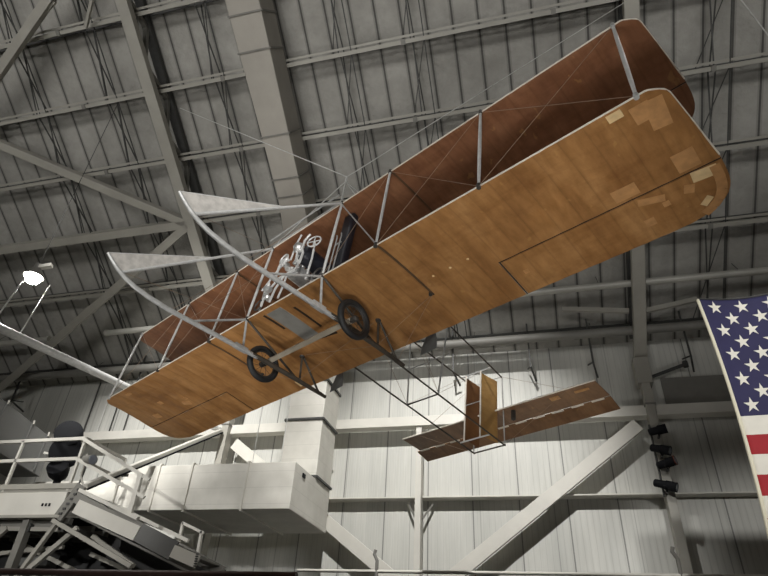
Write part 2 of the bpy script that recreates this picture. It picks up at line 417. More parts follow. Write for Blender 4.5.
# dark duct at the far left edge
t = thing('side_duct', 'dark grey duct side sloping toward the viewer at left edge', 'duct', (-16.6, 14, 7.4))
bm = B(); o = t.location
prism(bm, [V((-16, 15.7, 6.75))-o, V((-16, 15.7, 8.0))-o, V((-16, 10.5, 8.85))-o, V((-16, 10.5, 7.3))-o], (-1.3, 0, 0)); mesh('duct_body', bm, 'ductgrey', t, bevel=.02)
for y in (15.35, 14.6, 13.4, 12.2):
    z = 8.0 + (15.7-y)*.1635
    bm = B(); beam(bm, V((-15.98, y, z+.05))-o, V((-15.98, y, z-1.2))-o, .04, .04); mesh('seam_flange', bm, 'ductgrey', t)
    bm = B(); beam(bm, V((-15.95, y, z+.08))-o, V((-15.95, y, z-.05))-o, .04, .04); mesh('flange_clip', bm, 'white_steel', t)

# hanging rods and lines on the wall at left
for x0, z0, x1, z1, lab in ((-18.9, 8.9, -18.9, 12.3, 'dark vertical conduit on the wall left of the wing tip, first from left'), (-18.2, 9.7, -18.2, 12.3, 'pale vertical rod on the wall left of the wing tip, second from left'),
                            (-17.6, 9.7, -17.6, 12.3, 'dark vertical conduit on the wall left of the wing tip, third from left'), (-16.9, 9.7, -16.9, 12.3, 'dark vertical conduit on the wall left of the wing tip, nearest to it')):
    bm = B(); tube(bm, [(x0, 19.9, z0), (x1, 19.9, z1)], .03, 6); tag(mesh('wall_conduit', bm, 'cable' if 'pale' in lab else 'darksteel'), lab, 'conduit', 'wall conduits at left')

# ------------------------------------------------------------------ maintenance platform with stair at lower left
t = thing('access_platform', 'pale grey raised access platform with railings and descending stair', 'platform', (-12.4, 13.6, 4.9))
o = t.location
X0, X1, PY0, PY1 = -19.0, -11.9, 13.0, 14.9
bx('deck', X0, X1, PY0, PY1, 5.46, 5.56, 'steel', t)
bx('fascia', X0, X1-.25, PY0-.02, PY0+.06, 4.88, 5.46, 'white_steel', t, .01)
bx('kick_plate', X0, X1, PY0-.03, PY0+.0, 5.55, 5.69, 'steel', t)
bm = B(); beam(bm, V((X0, 13.03, 4.84))-o, V((X1-.2, 13.03, 4.84))-o, .2, .07); mesh('bottom_flange', bm, 'steel', t)
bm = B()
for i in range(3): beam(bm, V((-12.78+i*.11, PY0-.03, 5.10))-o, V((-12.78+i*.11, PY0-.03, 5.17))-o, .05, .03)
mesh('bolt_slots', bm, 'black', t)
for z, nm in ((6.93, 'top_rail'), (6.36, 'mid_rail')):
    bm = B(); beam(bm, V((X0, 13.03, z))-o, V((-12.2, 13.03, z))-o, .07, .09); mesh(nm, bm, 'white_steel', t)
    bm = B(); beam(bm, V((-12.2, 13.03, z))-o, V((-12.2, 14.85, z))-o, .06, .08); mesh('side_'+nm, bm, 'steel', t)
for x, y in ((-17.4, 13.03), (-15.9, 13.03), (-14.3, 13.03), (-12.2, 13.03), (-12.2, 14.85)):
    bm = B(); beam(bm, V((x, y, 5.5))-o, V((x, y, 6.95))-o, .07, .07, (0, 1, 0)); mesh('rail_post', bm, 'white_steel', t)
# underside frame
for y in (13.3, 14.2, 14.8):
    bm = B(); beam(bm, V((X0, y, 4.72))-o, V((X1-.1, y, 4.72))-o, .12, .28); mesh('floor_beam', bm, 'steel_dk', t)
for i in range(7):
    x = X0+.4+i*1.1
    bm = B(); beam(bm, V((x, PY0+.1, 4.6))-o, V((x, PY1, 4.6))-o, .1, .2); mesh('floor_joist', bm, 'darksteel', t)
for x in (-18, -15.4, -13.2):
    bm = B(); beam(bm, V((x, 13.15, 0))-o, V((x, 13.15, 4.8))-o, .2, .2); mesh('support_leg', bm, 'steel_dk', t)
    bm = B(); beam(bm, V((x+1.6, 13.15, 4.6))-o, V((x, 13.15, 3.1))-o, .1, .12); mesh('leg_brace', bm, 'steel', t)
bm = B(); beam(bm, V((-12.15, 12.98, 4.78))-o, V((-11.75, 12.98, 5.62))-o, .3, .08, (0, 1, 0)); mesh('end_bracket', bm, 'steel_dk', t)
for i in range(6):
    z = 4.9 + i*.12; x = -12.12+i*.06
    bm = B(); beam(bm, V((x, 12.94, z))-o, V((x+.09, 12.94, z))-o, .06, .05); mesh('bracket_bolt', bm, 'darksteel', t)
# stair going down to the right
def st(x, dz=0): return 5.47 - (x+11.7)*.36 + dz
for y, xe in ((12.95, -9.75), (14.2, -9.0)):
    bm = B(); beam(bm, V((-11.75, y, st(-11.75)))-o, V((xe, y, st(xe)))-o, .1, .09); mesh('stringer_top', bm, 'white_steel', t)
    bm = B(); beam(bm, V((-11.75, y, st(-11.75, -.2)))-o, V((-7.85, y, st(-7.85, -.3)))-o, .08, .26); mesh('stringer', bm, 'steel_dk', t)
bm = B(); beam(bm, V((-11.62, 12.88, 5.06))-o, V((-9.6, 12.88, 4.40))-o, .06, .34); mesh('stair_side_panel', bm, 'white_steel', t)
bm = B(); beam(bm, V((-9.58, 12.9, 4.44))-o, V((-8.5, 12.9, 4.03))-o, .06, .42); mesh('stair_dark_panel', bm, 'ductgrey', t)
bm = B(); beam(bm, V((-8.52, 12.88, 4.02))-o, V((-7.82, 12.88, 3.80))-o, .06, .27); mesh('stair_end_panel', bm, 'white_steel', t)
for i in range(6):
    bm = B(); beam(bm, V((-7.86, 12.84, 3.70+i*.05))-o, V((-7.80, 12.84, 3.70+i*.05))-o, .04, .03); mesh('bracket_bolt', bm, 'darksteel', t)
bm = B(); beam(bm, V((-11.6, 13.6, 4.86))-o, V((-7.9, 13.6, 3.55))-o, 1.3, .05); mesh('stair_soffit', bm, 'steel_dk', t)
for i in range(10):
    x = -11.5+i*.38
    bm = B(); box(bm, x-.15-o.x, x+.15-o.x, 13.0-o.y, 14.15-o.y, st(x, -.26)-o.z, st(x, -.22)-o.z); mesh('stair_tread', bm, 'steel_dk', t)
for a, b in (((-12.24, 6.9), (-9.75, 5.72)), ((-12.2, 6.33), (-9.76, 5.28))):
    bm = B(); beam(bm, V((a[0], 12.98, a[1]))-o, V((b[0], 12.98, b[1]))-o, .06, .09); mesh('stair_handrail', bm, 'white_steel', t)
bm = B(); beam(bm, V((-10.05, 12.98, 4.85))-o, V((-10.05, 12.98, 5.88))-o, .13, .09, (0, 1, 0)); mesh('stair_rail_post', bm, 'white_steel', t)
for a, b in (((-9.48, 5.01), (-9.45, 4.38)), ((-9.48, 5.01), (-8.79, 4.75)), ((-8.86, 4.80), (-8.83, 4.2)), ((-9.45, 4.45), (-8.83, 4.22))):
    bm = B(); beam(bm, V((a[0], 14.5, a[1]))-o, V((b[0], 14.5, b[1]))-o, .07, .08, (0, 1, 0)); mesh('landing_guard_bar', bm, 'white_steel', t)
bm = B(); beam(bm, V((-9.0, 14.5, 0))-o, V((-9.0, 14.5, 4.3))-o, .14, .14, (0, 1, 0)); mesh('support_leg', bm, 'steel_dk', t)
# clutter of the underside: added dark backing, diagonals and ducts in the shade below the deck
bm = B(); prism(bm, [V((-19, 14.9, 5.3))-o, V((-11.6, 14.9, 5.25))-o, V((-8.2, 14.9, 3.95))-o, V((-8.2, 14.9, 2.2))-o, V((-19, 14.9, 2.2))-o], (0, .08, 0)); mesh('dark_backing', bm, 'under_dark', t)  # added dark sheet for the darkness below, hides the bright wall
for a, b, y in (((-14.6, 4.60), (-12.2, 4.56), 13.2), ((-12.14, 4.93), (-12.95, 3.3), 13.1), ((-12.3, 4.75), (-9.6, 3.7), 13.0), ((-11.7, 4.55), (-10.2, 3.85), 13.9), ((-14.3, 4.45), (-11.0, 3.4), 14.1), ((-13.6, 3.6), (-9.8, 3.75), 14.3), ((-14.8, 4.1), (-12.6, 4.3), 14.0), ((-12.0, 4.2), (-9.0, 3.3), 14.4)):
    bm = B(); beam(bm, V((a[0], y, a[1]))-o, V((b[0], y, b[1]))-o, .10, .10); mesh('under_brace', bm, 'steel', t)
for x, z in ((-13.6, 4.05), (-10.2, 3.55), (-12.2, 3.6)):
    bm = B(); box(bm, x-.45-o.x, x+.45-o.x, 14.2-o.y, 14.6-o.y, z-.18-o.z, z+.2-o.z); mesh('equipment_box', bm, 'ductgrey', t, bevel=.01)

# long silver tube and lattice jib that meet at the left column
bm = B(); tube(bm, [(-12.45, 7.8, 8.17), (-11.75, 18.93, 9.40)], .105, 16); tag(mesh('silver_tube', bm, 'silver_br', smooth=True), 'long bright silver tube slanting in from the left edge', 'tube')
t = thing('jib_arm', 'bright slanting arm from the platform corner up to the left column', 'arm', (-11.7, 13, 5.58))
bm = B(); beam(bm, (0.02, 0, 0), (.08, 5.82, 3.72), .18, .16); mesh('arm_beam', bm, 'white_steel', t, bevel=.01)
bm = B(); beam(bm, (.13, .0, -.06), (.19, 5.82, 3.66), .03, .05); mesh('edge_groove', bm, 'black', t)
bm = B(); tube(bm, [(.04, .02, -.02), (-.1, .0, .12), (-.22, .0, .3), (-.25, 0, .9)], .03, 8); mesh('end_hook', bm, 'steel', t)
bm = B(); beam(bm, (.0, 1.4, .78), (.0, 1.4, .70), .2, .1); mesh('arm_clip', bm, 'steel_dk', t)

# stage lights
def can(name, lab, c, aim, Ln, r, grp=None, rim='black'):
    t = thing(name, lab, 'stage light', c, grp); d = V(aim).normalized()
    bm = B(); lathe(bm, (0, 0, 0), d, [(-Ln*.55, r*.55), (-Ln*.5, r*.8), (-Ln*.1, r*.85), (-.02, r*.85), (0, r), (Ln*.45, r)], 20); mesh('lamp_body', bm, 'black', t, True)
    bm = B(); lathe(bm, d*Ln*.452, d, [(0, r*1.03), (.02, r*1.03)], 20); mesh('lens_ring', bm, rim, t, True)
    bm = B(); lathe(bm, d*Ln*.47, d, [(0, r*.8), (.012, r*.7)], 20); mesh('lens', bm, 'glass', t, True)
    s = d.cross(V((0, 0, 1))).normalized()
    bm = B(); tube(bm, [s*r*1.0, s*r*1.15+V((0, .02, -r*.6)), V((0, .05, -r*1.3)), -s*r*1.15+V((0, .02, -r*.6)), -s*r*1.0], .018, 6); mesh('yoke', bm, 'black', t)
    bm = B(); beam(bm, (0, .03, -r*1.3), (0, .22, -r*1.2), .06, .06); mesh('clamp', bm, 'darksteel', t)
    return t
G = 'black stage lights clamped to the right column'
can('stage_light', 'topmost black stage light on the right column', (3.62, 18.68, 8.62), (.95, -.25, .12), .52, .14, G)
can('stage_light', 'second black stage light from the top of right column', (3.58, 18.68, 8.02), (.75, -.4, -.32), .56, .14, G)
can('stage_light', 'third black stage light on the right column, with reddish lens rim', (3.66, 18.68, 7.60), (.9, -.5, .15), .55, .14, G, 'lens')
can('stage_light', 'lowest black stage light on the right column, tilted down', (3.5, 18.68, 6.95), (.85, -.35, -.34), .62, .14, G)
t = thing('followspot', 'large black stage light with round heads standing on the platform', 'stage light', (-13.25, 13.5, 5.56))
bm = B(); lathe(bm, (.0, 0, 1.62), (.5, -.75, .1), [(-.28, .2), (-.25, .3), (.0, .36), (.06, .38), (.3, .38), (.32, .3)], 26); mesh('upper_drum', bm, 'black', t, True)
bm = B(); lathe(bm, (.08, 0, 1.15), (.6, -.6, -.1), [(-.36, .24), (-.3, .38), (.0, .42), (.06, .44), (.25, .44), (.27, .34)], 26); mesh('main_drum', bm, 'black', t, True)
bm = B(); lathe(bm, (.1, -.02, .62), (.2, -.6, .3), [(-.2, .2), (0, .28), (.22, .28), (.24, .2)], 22); mesh('lower_head', bm, 'black', t, True)
bm = B(); beam(bm, (.05, .1, 0), (.05, .1, .75), .14, .14); lathe(bm, (.05, .1, 0), (0, 0, 1), [(0, .28), (.05, .28), (.08, .12)], 16); mesh('stand', bm, 'black', t)
bm = B(); beam(bm, (-.35, -.1, 1.1), (-.52, -.15, 1.12), .07, .06); mesh('side_knob', bm, 'white_steel', t)
t = thing('small_spotlight', 'small grey spotlight clamped at the platform rail corner', 'spotlight', (-12.0, 13.05, 6.3))
bm = B(); lathe(bm, (.1, 0, .02), (.9, -.3, -.1), [(-.2, .08), (-.15, .13), (.12, .14), (.22, .14)], 18); mesh('lamp_body', bm, 'steel_dk', t, True)
bm = B(); lathe(bm, (.1+.9*.23, -.075, -.0), (.9, -.3, -.1), [(0, .12), (.012, .11)], 18); mesh('lens', bm, 'glass', t, True)
bm = B(); tube(bm, [(-.2, 0, .1), (-.02, .0, .12), (.1, 0, -.2), (.06, 0, -.7)], .025, 8); mesh('clamp_arm', bm, 'darksteel', t)

# high bay lamp
lp = V((-13.25, 10.2, 10.62))
t = thing('high_bay_lamp', 'glowing round lamp hanging under the roof at left edge', 'lamp', lp)
bm = B(); lathe(bm, (0, 0, 0), (0, 0, 1), [(0, .27), (.06, .25), (.2, .14), (.3, .1), (.42, .1)], 24); mesh('reflector', bm, 'steel_dk', t, True)
bm = B(); lathe(bm, (0, 0, -.13), (0, 0, 1), [(-.08, .08), (-.03, .16), (.05, .21), (.13, .23)], 24); mesh('bulb', bm, 'lamp', t, True)
bm = B(); tube(bm, [(0, 0, .4), (0, 0, 7.5)], .010, 6); mesh('drop_cord', bm, 'darksteel', t)
bm = B(); beam(bm, (.05, 0, .32), (.35, .1, .42), .14, .1); mesh('ballast_box', bm, 'white_steel', t)
def ray(x, y, d):
    return CAMP + (r*((x-384)/577) + dn*((y-288)/577) + fw)*d
bm = B(); tube(bm, [V((-12.87, 9.72, 10.39)), V((-12.04, 8.85, 8.23))], .02, 6); tag(mesh('lamp_stay', bm, 'cable'), 'thin white stay slanting down left from the glowing lamp', 'stay')
bm = B(); tube(bm, [V((-12.67, 10.32, 10.35)), V((-12.39, 9.88, 8.42))], .016, 6); tag(mesh('guy_line', bm, 'cable'), 'thin grey line slanting just right of the glowing lamp', 'line')

# rails along the bottom edge
bm = B(); tube(bm, [(-6.3, 15.2, 4.0), (9, 15.2, 4.03)], .04, 10); tag(mesh('pipe_rail', bm, 'white_steel'), 'thin white pipe rail along the bottom edge', 'rail')
for x, z1, lab in ((-4.2, 4.5, 'small pipe fitting on the bottom rail left of the middle column'), (2.75, 4.6, 'small curved pipe fitting on the bottom rail left of the right column')):
    bm = B(); tube(bm, [(x, 15.2, 0), (x, 15.2, z1-.25), (x-.08, 15.2, z1-.1), (x-.05, 15.2, z1)], .045, 8);  tag(mesh('pipe_fitting', bm, 'steel_dk'), lab, 'pipe fitting', 'pipe fittings on the bottom rail')
bm = B(); tube(bm, [(-14, 10, 3.10), (-4.15, 10, 3.13)], .06, 12); tag(mesh('dark_rail', bm, 'darkred', smooth=True), 'dark red brown pipe rail along the lower left edge', 'rail')

# ------------------------------------------------------------------ flag
t = thing('national_flag', 'large American flag hanging at the right edge', 'flag', (3.0, 9.5, 3.6))
H = 7.55-3.60; Wd = H*1.9*.85
def fpos(u, v, off=0):     # u along fly 0..1, v down hoist 0..1
    x = u*Wd - .02 + .10*math.sin(v*PI)*(1-u)
    z = H*(1-v) - .05*math.sin(u*9)*u
    y = .10*math.sin(u*17+v*1.5) + .06*math.sin(u*34+v*5) * v + .12*math.sin(v*3)*u
    return V((x, y+off, z))
NU, NV = 96, 52
bm = B(); g = [[bm.verts.new(fpos(i/NU, j/NV)) for i in range(NU+1)] for j in range(NV+1)]
for j in range(NV):
    for i in range(NU):
        f = bm.faces.new((g[j][i], g[j][i+1], g[j+1][i+1], g[j+1][i])); u = (i+.5)/NU; v = (j+.5)/NV
        st_ = int(v*13)
        f.material_index = 2 if (u < .4 and st_ < 7) else (1 if st_ % 2 == 0 else 0)
fo = mesh('flag_cloth', bm, ['flag_white', 'flag_red', 'flag_blue'], t, True)
sd = fo.modifiers.new('cloth', 'SOLIDIFY'); sd.thickness = .008; sd.offset = 0
bm = B()
for off in (-.009, .009):
    for row in range(9):
        nc = 6 if row % 2 == 0 else 5
        for c in range(nc):
            u0 = (.063*(1+2*c) if nc == 6 else .126*(c+1))/1.9; v0 = .5385*(.073+row*.1055)
            R_ = .0308*1.12; vs = []
            for k in range(10):
                rr = R_ if k % 2 == 0 else R_*.382; a = PI/2 + k*PI/5
                vs.append(bm.verts.new(fpos(u0 + rr*math.cos(a)/1.9, v0 - rr*math.sin(a), off)))
            cv = bm.verts.new(fpos(u0, v0, off))
            for k in range(10): bm.faces.new((vs[k], vs[(k+1) % 10], cv))
mesh('canton_stars', bm, 'flag_white', t)
bm = B(); tube(bm, [fpos(-.004, j/20) for j in range(21)], .028, 8); mesh('hoist_hem', bm, 'hem', t, True)
bm = B(); tube(bm, [fpos(j/40, 0)+V((0, 0, .02)) for j in range(41)], .018, 6); mesh('header_pole', bm, 'darksteel', t)
for u in (.55, 1):
    p = fpos(u, 0); q_ = p + V((0, 0, 11.5-.0))
    bm = B(); tube(bm, [p, q_], .008, 6); mesh('hanging_line', bm, 'darksteel', t)

# ------------------------------------------------------------------ the biplane
RA = ((0.88448226, 0.46509505, 0.0371178), (-0.46493436, 0.87191761, 0.15360899), (0.03907912, -0.15312177, 0.98743432))
TA = (-3.65608198, 6.84358937, 6.59103408)
AM = Matrix([list(RA[i]) + [TA[i]] for i in range(3)] + [[0, 0, 0, 1]])
plane = thing('biplane', 'old fabric covered brown biplane with skids hanging from the roof', 'aircraft')
plane.matrix_world = AM
GAP, CH, HS = 1.70, 1.97, 5.73
def cam_z(y):
    y = max(0, min(CH, y)); return .045*math.sin(PI*(y/CH)**.75)
def half(y):
    # half span as a function of the chordwise station: small radius at the front, round tip at the back
    if y < .16: return HS + (5.905-HS)*math.sin(min(1, y/.16)*PI/2)
    if y < 1.2: return 5.905 + (y-.16)/1.04*.12
    u = (y-1.2)/(CH-1.2); return 6.03 - .80*(1-max(0, 1-u**4)**.4545) - .005*(1-u)
def patch(bm, xa, xb, y0, y1, z0, nx, ny):
    top = []; bot = []
    for j in range(ny+1):
        v = j/ny
        if y0 == 0: v = v**1.5
        if y1 == CH: v = 1-(1-v)**1.6 if y0 > 0 else math.sin(v*PI/2)
        y = y0+(y1-y0)*v; a, b = xa(y), xb(y); rt = []; rb = []
        for i in range(nx+1):
            x = a+(b-a)*i/nx; z = z0+cam_z(y); h = (.006+.034*(1-y/CH)**1.0*min(1, (y+.01)/.05))*.5
            sag = .004*math.sin(PI*x/.305)**2
            rt.append(bm.verts.new((x, y, z+h))); rb.append(bm.verts.new((x, y, z-h+sag)))
        top.append(rt); bot.append(rb)
    for G_ in (top, bot):
        for j in range(ny):
            for i in range(nx): bm.faces.new((G_[j][i], G_[j][i+1], G_[j+1][i+1], G_[j+1][i]))
    for j in range(ny):
        bm.faces.new((top[j][0], top[j+1][0], bot[j+1][0], bot[j][0])); bm.faces.new((top[j][-1], top[j+1][-1], bot[j+1][-1], bot[j][-1]))
    for i in range(nx):
        bm.faces.new((top[0][i], top[0][i+1], bot[0][i+1], bot[0][i])); bm.faces.new((top[-1][i], top[-1][i+1], bot[-1][i+1], bot[-1][i]))
def under(x, y, z0, e=0.0):  # a point just under the lower skin
    return V((x, y, z0+cam_z(y)-(.006+.034*(1-y/CH))*.5-e))
def plate(bm, x0, x1, y0, y1, z0, e=.004, rot=0, n=6):
    """thin patch glued on the underside, following its camber"""
    cx, cy = (x0+x1)/2, (y0+y1)/2; c, s = math.cos(rot), math.sin(rot); gt = []; gb = []
    for j in range(n+1):
        ra, rb = [], []
        for i in range(n+1):
            dx = (x1-x0)*(i/n-.5); dy = (y1-y0)*(j/n-.5); x = cx+dx*c-dy*s; y = cy+dx*s+dy*c
            p = under(x, y, z0, 0); ra.append(bm.verts.new(p+V((0, 0, .001)))); rb.append(bm.verts.new(p-V((0, 0, e))))
        gt.append(ra); gb.append(rb)
    for G_ in (gt, gb):
        for j in range(n):
            for i in range(n): bm.faces.new((G_[j][i], G_[j][i+1], G_[j+1][i+1], G_[j+1][i]))
    for i in range(n):
        for a, b in ((gt[0], gb[0]), (gt[n], gb[n])): bm.faces.new((a[i], a[i+1], b[i+1], b[i]))
        bm.faces.new((gt[i][0], gt[i+1][0], gb[i+1][0], gb[i][0])); bm.faces.new((gt[i][n], gt[i+1][n], gb[i+1][n], gb[i][n]))

AX, AY = 3.15, 1.24
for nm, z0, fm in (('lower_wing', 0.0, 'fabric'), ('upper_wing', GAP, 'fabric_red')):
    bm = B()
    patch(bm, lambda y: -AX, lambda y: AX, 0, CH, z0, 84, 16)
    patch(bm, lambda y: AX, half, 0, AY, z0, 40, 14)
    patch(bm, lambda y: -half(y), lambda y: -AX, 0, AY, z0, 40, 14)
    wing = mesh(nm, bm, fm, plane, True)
    for s in (1, -1):
        bm = B()
        if s > 0: patch(bm, lambda y: AX+.03, lambda y: half(y), AY+.028, CH, z0, 40, 12)
        else: patch(bm, lambda y: -half(y), lambda y: -AX-.03, AY+.028, CH, z0, 40, 12)
        mesh('aileron', bm, fm, wing, True)
        bm = B(); tube(bm, [(s*AX, AY+.014, z0+cam_z(AY)+.005), (s*half(AY), AY+.014, z0+cam_z(AY)+.005)], .009, 8); mesh('hinge_rod', bm, 'groove', wing)
        bm = B(); tube(bm, [(s*(AX+.015), y, z0+cam_z(y)+.004) for y in (AY, 1.4, 1.6, 1.8, CH)], .009, 8); mesh('aileron_gap', bm, 'groove', wing)
        bm = B()
        N = 14
        for i in range(N):
            y0 = .02+(AY if nm == 'lower_wing' else 1.9)*i/N; y1 = y0+(AY if nm == 'lower_wing' else 1.9)/N
            beam(bm, under(s*2.02, y0, z0, .004), under(s*2.02, y1, z0, .004), .035, .010)
        mesh('panel_joint', bm, 'seamstrip', wing)
    bm = B(); pts = [(-half(y), y, z0+cam_z(y)) for y in (.5, .3, .16, .10, .05, .02, .005)] + [(-HS+.02, 0, z0)] + [(x, 0, z0) for x in range(-5, 6)] + [(HS-.02, 0, z0)] + [(half(y), y, z0+cam_z(y)) for y in (.005, .02, .05, .10, .16, .3, .5, .8, 1.2)]
    tube(bm, pts, .0105, 8); mesh('leading_edge_strip', bm, 'edge', wing, True)
    if nm == 'lower_wing':
        lw = wing
for x0, x1, y0, y1, m, rot in ((5.28, 5.44, .03, .14, 'patch_pale', 0), (5.60, 5.84, .93, 1.20, 'patch', 0), (5.68, 5.95, 1.27, 1.42, 'patch_pale', .1), (4.86, 5.15, 1.02, 1.20, 'patch', .0),
                              (5.50, 5.70, .10, .34, 'patch', 0), (5.62, 5.82, .12, .52, 'patch', .1), (5.05, 5.35, 1.33, 1.43, 'patch', .3), (5.0, 5.12, 1.62, 1.74, 'patch', 0), (5.55, 5.66, 1.40, 1.52, 'patch', .4),
                              (5.28, 5.36, 1.48, 1.56, 'patch', 0), (5.66, 5.74, 1.66, 1.80, 'patch_pale', .9), (-1.63, -1.45, 1.72, 1.88, 'patch_pale', 0), (-4.2, -4.12, .9, .98, 'patch', 0), (-4.9, -4.78, .7, .8, 'patch', 0),
                              (-5.2, -5.02, .12, .2, 'patch', 0), (-4.4, -4.2, 1.0, 1.12, 'patch', .4), (-5.5, -5.3, .95, 1.1, 'patch', .2), (3.35, 3.42, 1.55, 1.62, 'patch', 0)):
    bm = B(); plate(bm, x0, x1, y0, y1, 0, .003, rot); mesh('fabric_patch', bm, m, lw)
# worn tape band round the near tip
bm = B()
for i in range(10):
    y0 = 1.3+.6*i/10; y1 = y0+.06
    for a in (0,):
        x0, x1 = half(y0)-.09, half(y1)-.09
        beam(bm, under(x0, y0, 0, .002), under(x1, y1, 0, .002), .11, .008)
mesh('tip_tape', bm, 'patch', lw)
bm = B(); plate(bm, -.52, -.18, .11, 1.03, 0, .006); mesh('foot_panel', bm, 'panelgrey', lw)
bm = B(); plate(bm, -.02, .02, .25, .85, 0, .008, 0); mesh('panel_slot', bm, 'groove', lw)
bm = B(); plate(bm, -.60, -.56, .10, .55, 0, .008, 0); mesh('panel_slot', bm, 'groove', lw)
bm = B(); plate(bm, -.36, .12, 1.04, 1.09, 0, .008, .15); mesh('panel_slot', bm, 'groove', lw)
bm = B()
for x in (2.25, 2.55, 2.85): lathe(bm, under(x, .95, 0, .0), (0, 0, -1), [(0, .02), (.006, .014)], 10)
mesh('wing_rivets', bm, 'patch_pale', lw)

# interplane struts
SX = (5.63, 3.69, 1.99, .91)
for row, y in (('front', 0.0), ('rear', 1.22)):
    for k, x in enumerate(SX):
        for s in (1, -1):
            bm = B(); xx = s*x; z0 = cam_z(y) if y else 0
            rr = .025 if k < 3 else .028
            tube(bm, [(xx, y, .0+z0), (xx, y, .3+z0), (xx, y, GAP/2), (xx, y, GAP-.3+z0), (xx, y, GAP+z0)], [rr*.75, rr, rr*1.1, rr, rr*.75], 10, flat=.8)
            st_o = mesh('interplane_strut', bm, 'silver_br' if row == 'front' else 'darkwood', plane, True)
            for zz in (z0, GAP+z0):
                if y and k != 2: continue
                bm = B(); lathe(bm, (xx, y, zz-.035), (0, 0, 1), [(0, .03), (.07, .03)], 8); mesh('strut_socket', bm, 'rim' if k != 0 else 'silver', st_o)
# bracing wires: crossed in each bay, front and rear
xs = [-x for x in SX] + list(reversed(SX))
for y in (0.0, 1.22):
    for i in range(7):
        if i == 3: continue
        a, b = xs[i], xs[i+1]; zc = cam_z(y)
        for z1, z2 in ((0, GAP), (GAP, 0)):
            bm = B(); tube(bm, [(a, y, z1+zc), (b, y, z2+zc)], .0038 if y == 0 else .003, 5); mesh('bracing_wire', bm, 'wire', plane)
bm = B(); tube(bm, [(.91, 0, GAP-.03), (1.99, .0, .03)], .011, 6); mesh('bracing_rod', bm, 'silver', plane)

# skids with curled front, blinker fins, braces, wheels
prof = [(-2.34, -.44), (-2.25, -.505), (-2.12, -.58), (-1.98, -.635), (-1.8, -.675), (-1.55, -.69), (-1.25, -.685), (-.85, -.645), (-.4, -.60), (.1, -.55), (.62, -.495)]
prof2 = [(.30, -.525), (.62, -.495), (1.3, -.45), (1.95, -.42)]
for s in (1, -1):
    X = s*.91
    bm = B(); tube(bm, [(X, y, z) for y, z in prof], [.022, .026, .03, .033, .035, .036, .037, .038, .038, .038, .036], 12)
    sk = mesh('landing_skid', bm, 'silver', plane, True)
    bm = B(); tube(bm, [(X, y, z) for y, z in prof2], [.039, .042, .04, .03], 10); mesh('runner_tail', bm, 'darkwood', sk, True)
    bm = B(); beam(bm, (X, -.05, -.555), (X, .20, -.535), .08, .085); mesh('skid_fitting', bm, 'silver', sk, bevel=.01)
    # forward rod from skid tip to upper wing and triangular fin
    bm = B(); tube(bm, [(X, -2.05, -.59), (X, 0, GAP)], .024, 10); mesh('skid_rod', bm, 'silver_br', plane, True)
    bm = B(); prism(bm, [(X-.006, -2.32, -.43), (X-.006, -2.12, -.56), (X-.006, -2.04, -.56), (X-.006, -.98, .62)], (.012, 0, 0)); fn = mesh('blinker_fin', bm, 'fin', plane)
    bm = B(); tube(bm, [(X, -2.33, -.43), (X, -.98, .63)], .009, 6); mesh('fin_edge_wire', bm, 'silver_br', fn)
    bm = B(); tube(bm, [(X, -.84, -.63), (X, 0, -.01)], .019, 8); mesh('skid_brace', bm, 'silver', plane, True)
    bm = B(); tube(bm, [(X, 0, 0), (X, .12, -.54)], .019, 8); mesh('skid_brace', bm, 'silver', plane, True)
    bm = B(); tube(bm, [(X, .02, 0), (X, 1.25, -.44)], .02, 8); mesh('skid_brace', bm, 'darkwood', plane, True)
    bm = B(); tube(bm, [(X, 1.25, .05), (X, 1.33, -.45)], .019, 8); mesh('skid_brace', bm, 'darkwood', plane, True)
    bm = B(); tube(bm, [(X, 1.26, .05), (X, 1.78, -.42)], .019, 8); mesh('skid_brace', bm, 'darkwood', plane, True)
    bm = B(); lathe(bm, (X, 1.25, .0), (0, 0, 1), [(0, .04), (.06, .06)], 10); mesh('brace_bracket', bm, 'rim', plane)
    # wheel
    wx, wy, wz = s*1.06, .64, -.455
    w = bpy.data.objects.new('wheel', None); COL.objects.link(w); w.parent = plane; w.location = (wx, wy, wz); w.empty_display_size = .1
    bm = B(); tube(bm, [(0, .275*math.cos(2*PI*k/40), .275*math.sin(2*PI*k/40)) for k in range(40)], .048, 12, True); mesh('tire', bm, 'rubber', w, True)
    bm = B(); tube(bm, [(0, .222*math.cos(2*PI*k/40), .222*math.sin(2*PI*k/40)) for k in range(40)], .014, 8, True); mesh('wheel_rim', bm, 'rim', w, True)
    bm = B(); lathe(bm, (-.07, 0, 0), (1, 0, 0), [(0, .03), (.02, .05), (.12, .05), (.14, .03)], 14); mesh('hub', bm, 'rim', w, True)
    bm = B()
    for k in range(12):
        a = 2*PI*k/12; tube(bm, [((-1)**k*.045, .03*math.cos(a+.5), .03*math.sin(a+.5)), (0, .222*math.cos(a), .222*math.sin(a))], .0035, 5)
    mesh('spokes', bm, 'rim', w)
bm = B(); beam(bm, (-1.03, .66, -.43), (1.03, .62, -.47), .085, .05, (0, .5, 1)); mesh('axle', bm, 'axle', plane, bevel=.01)
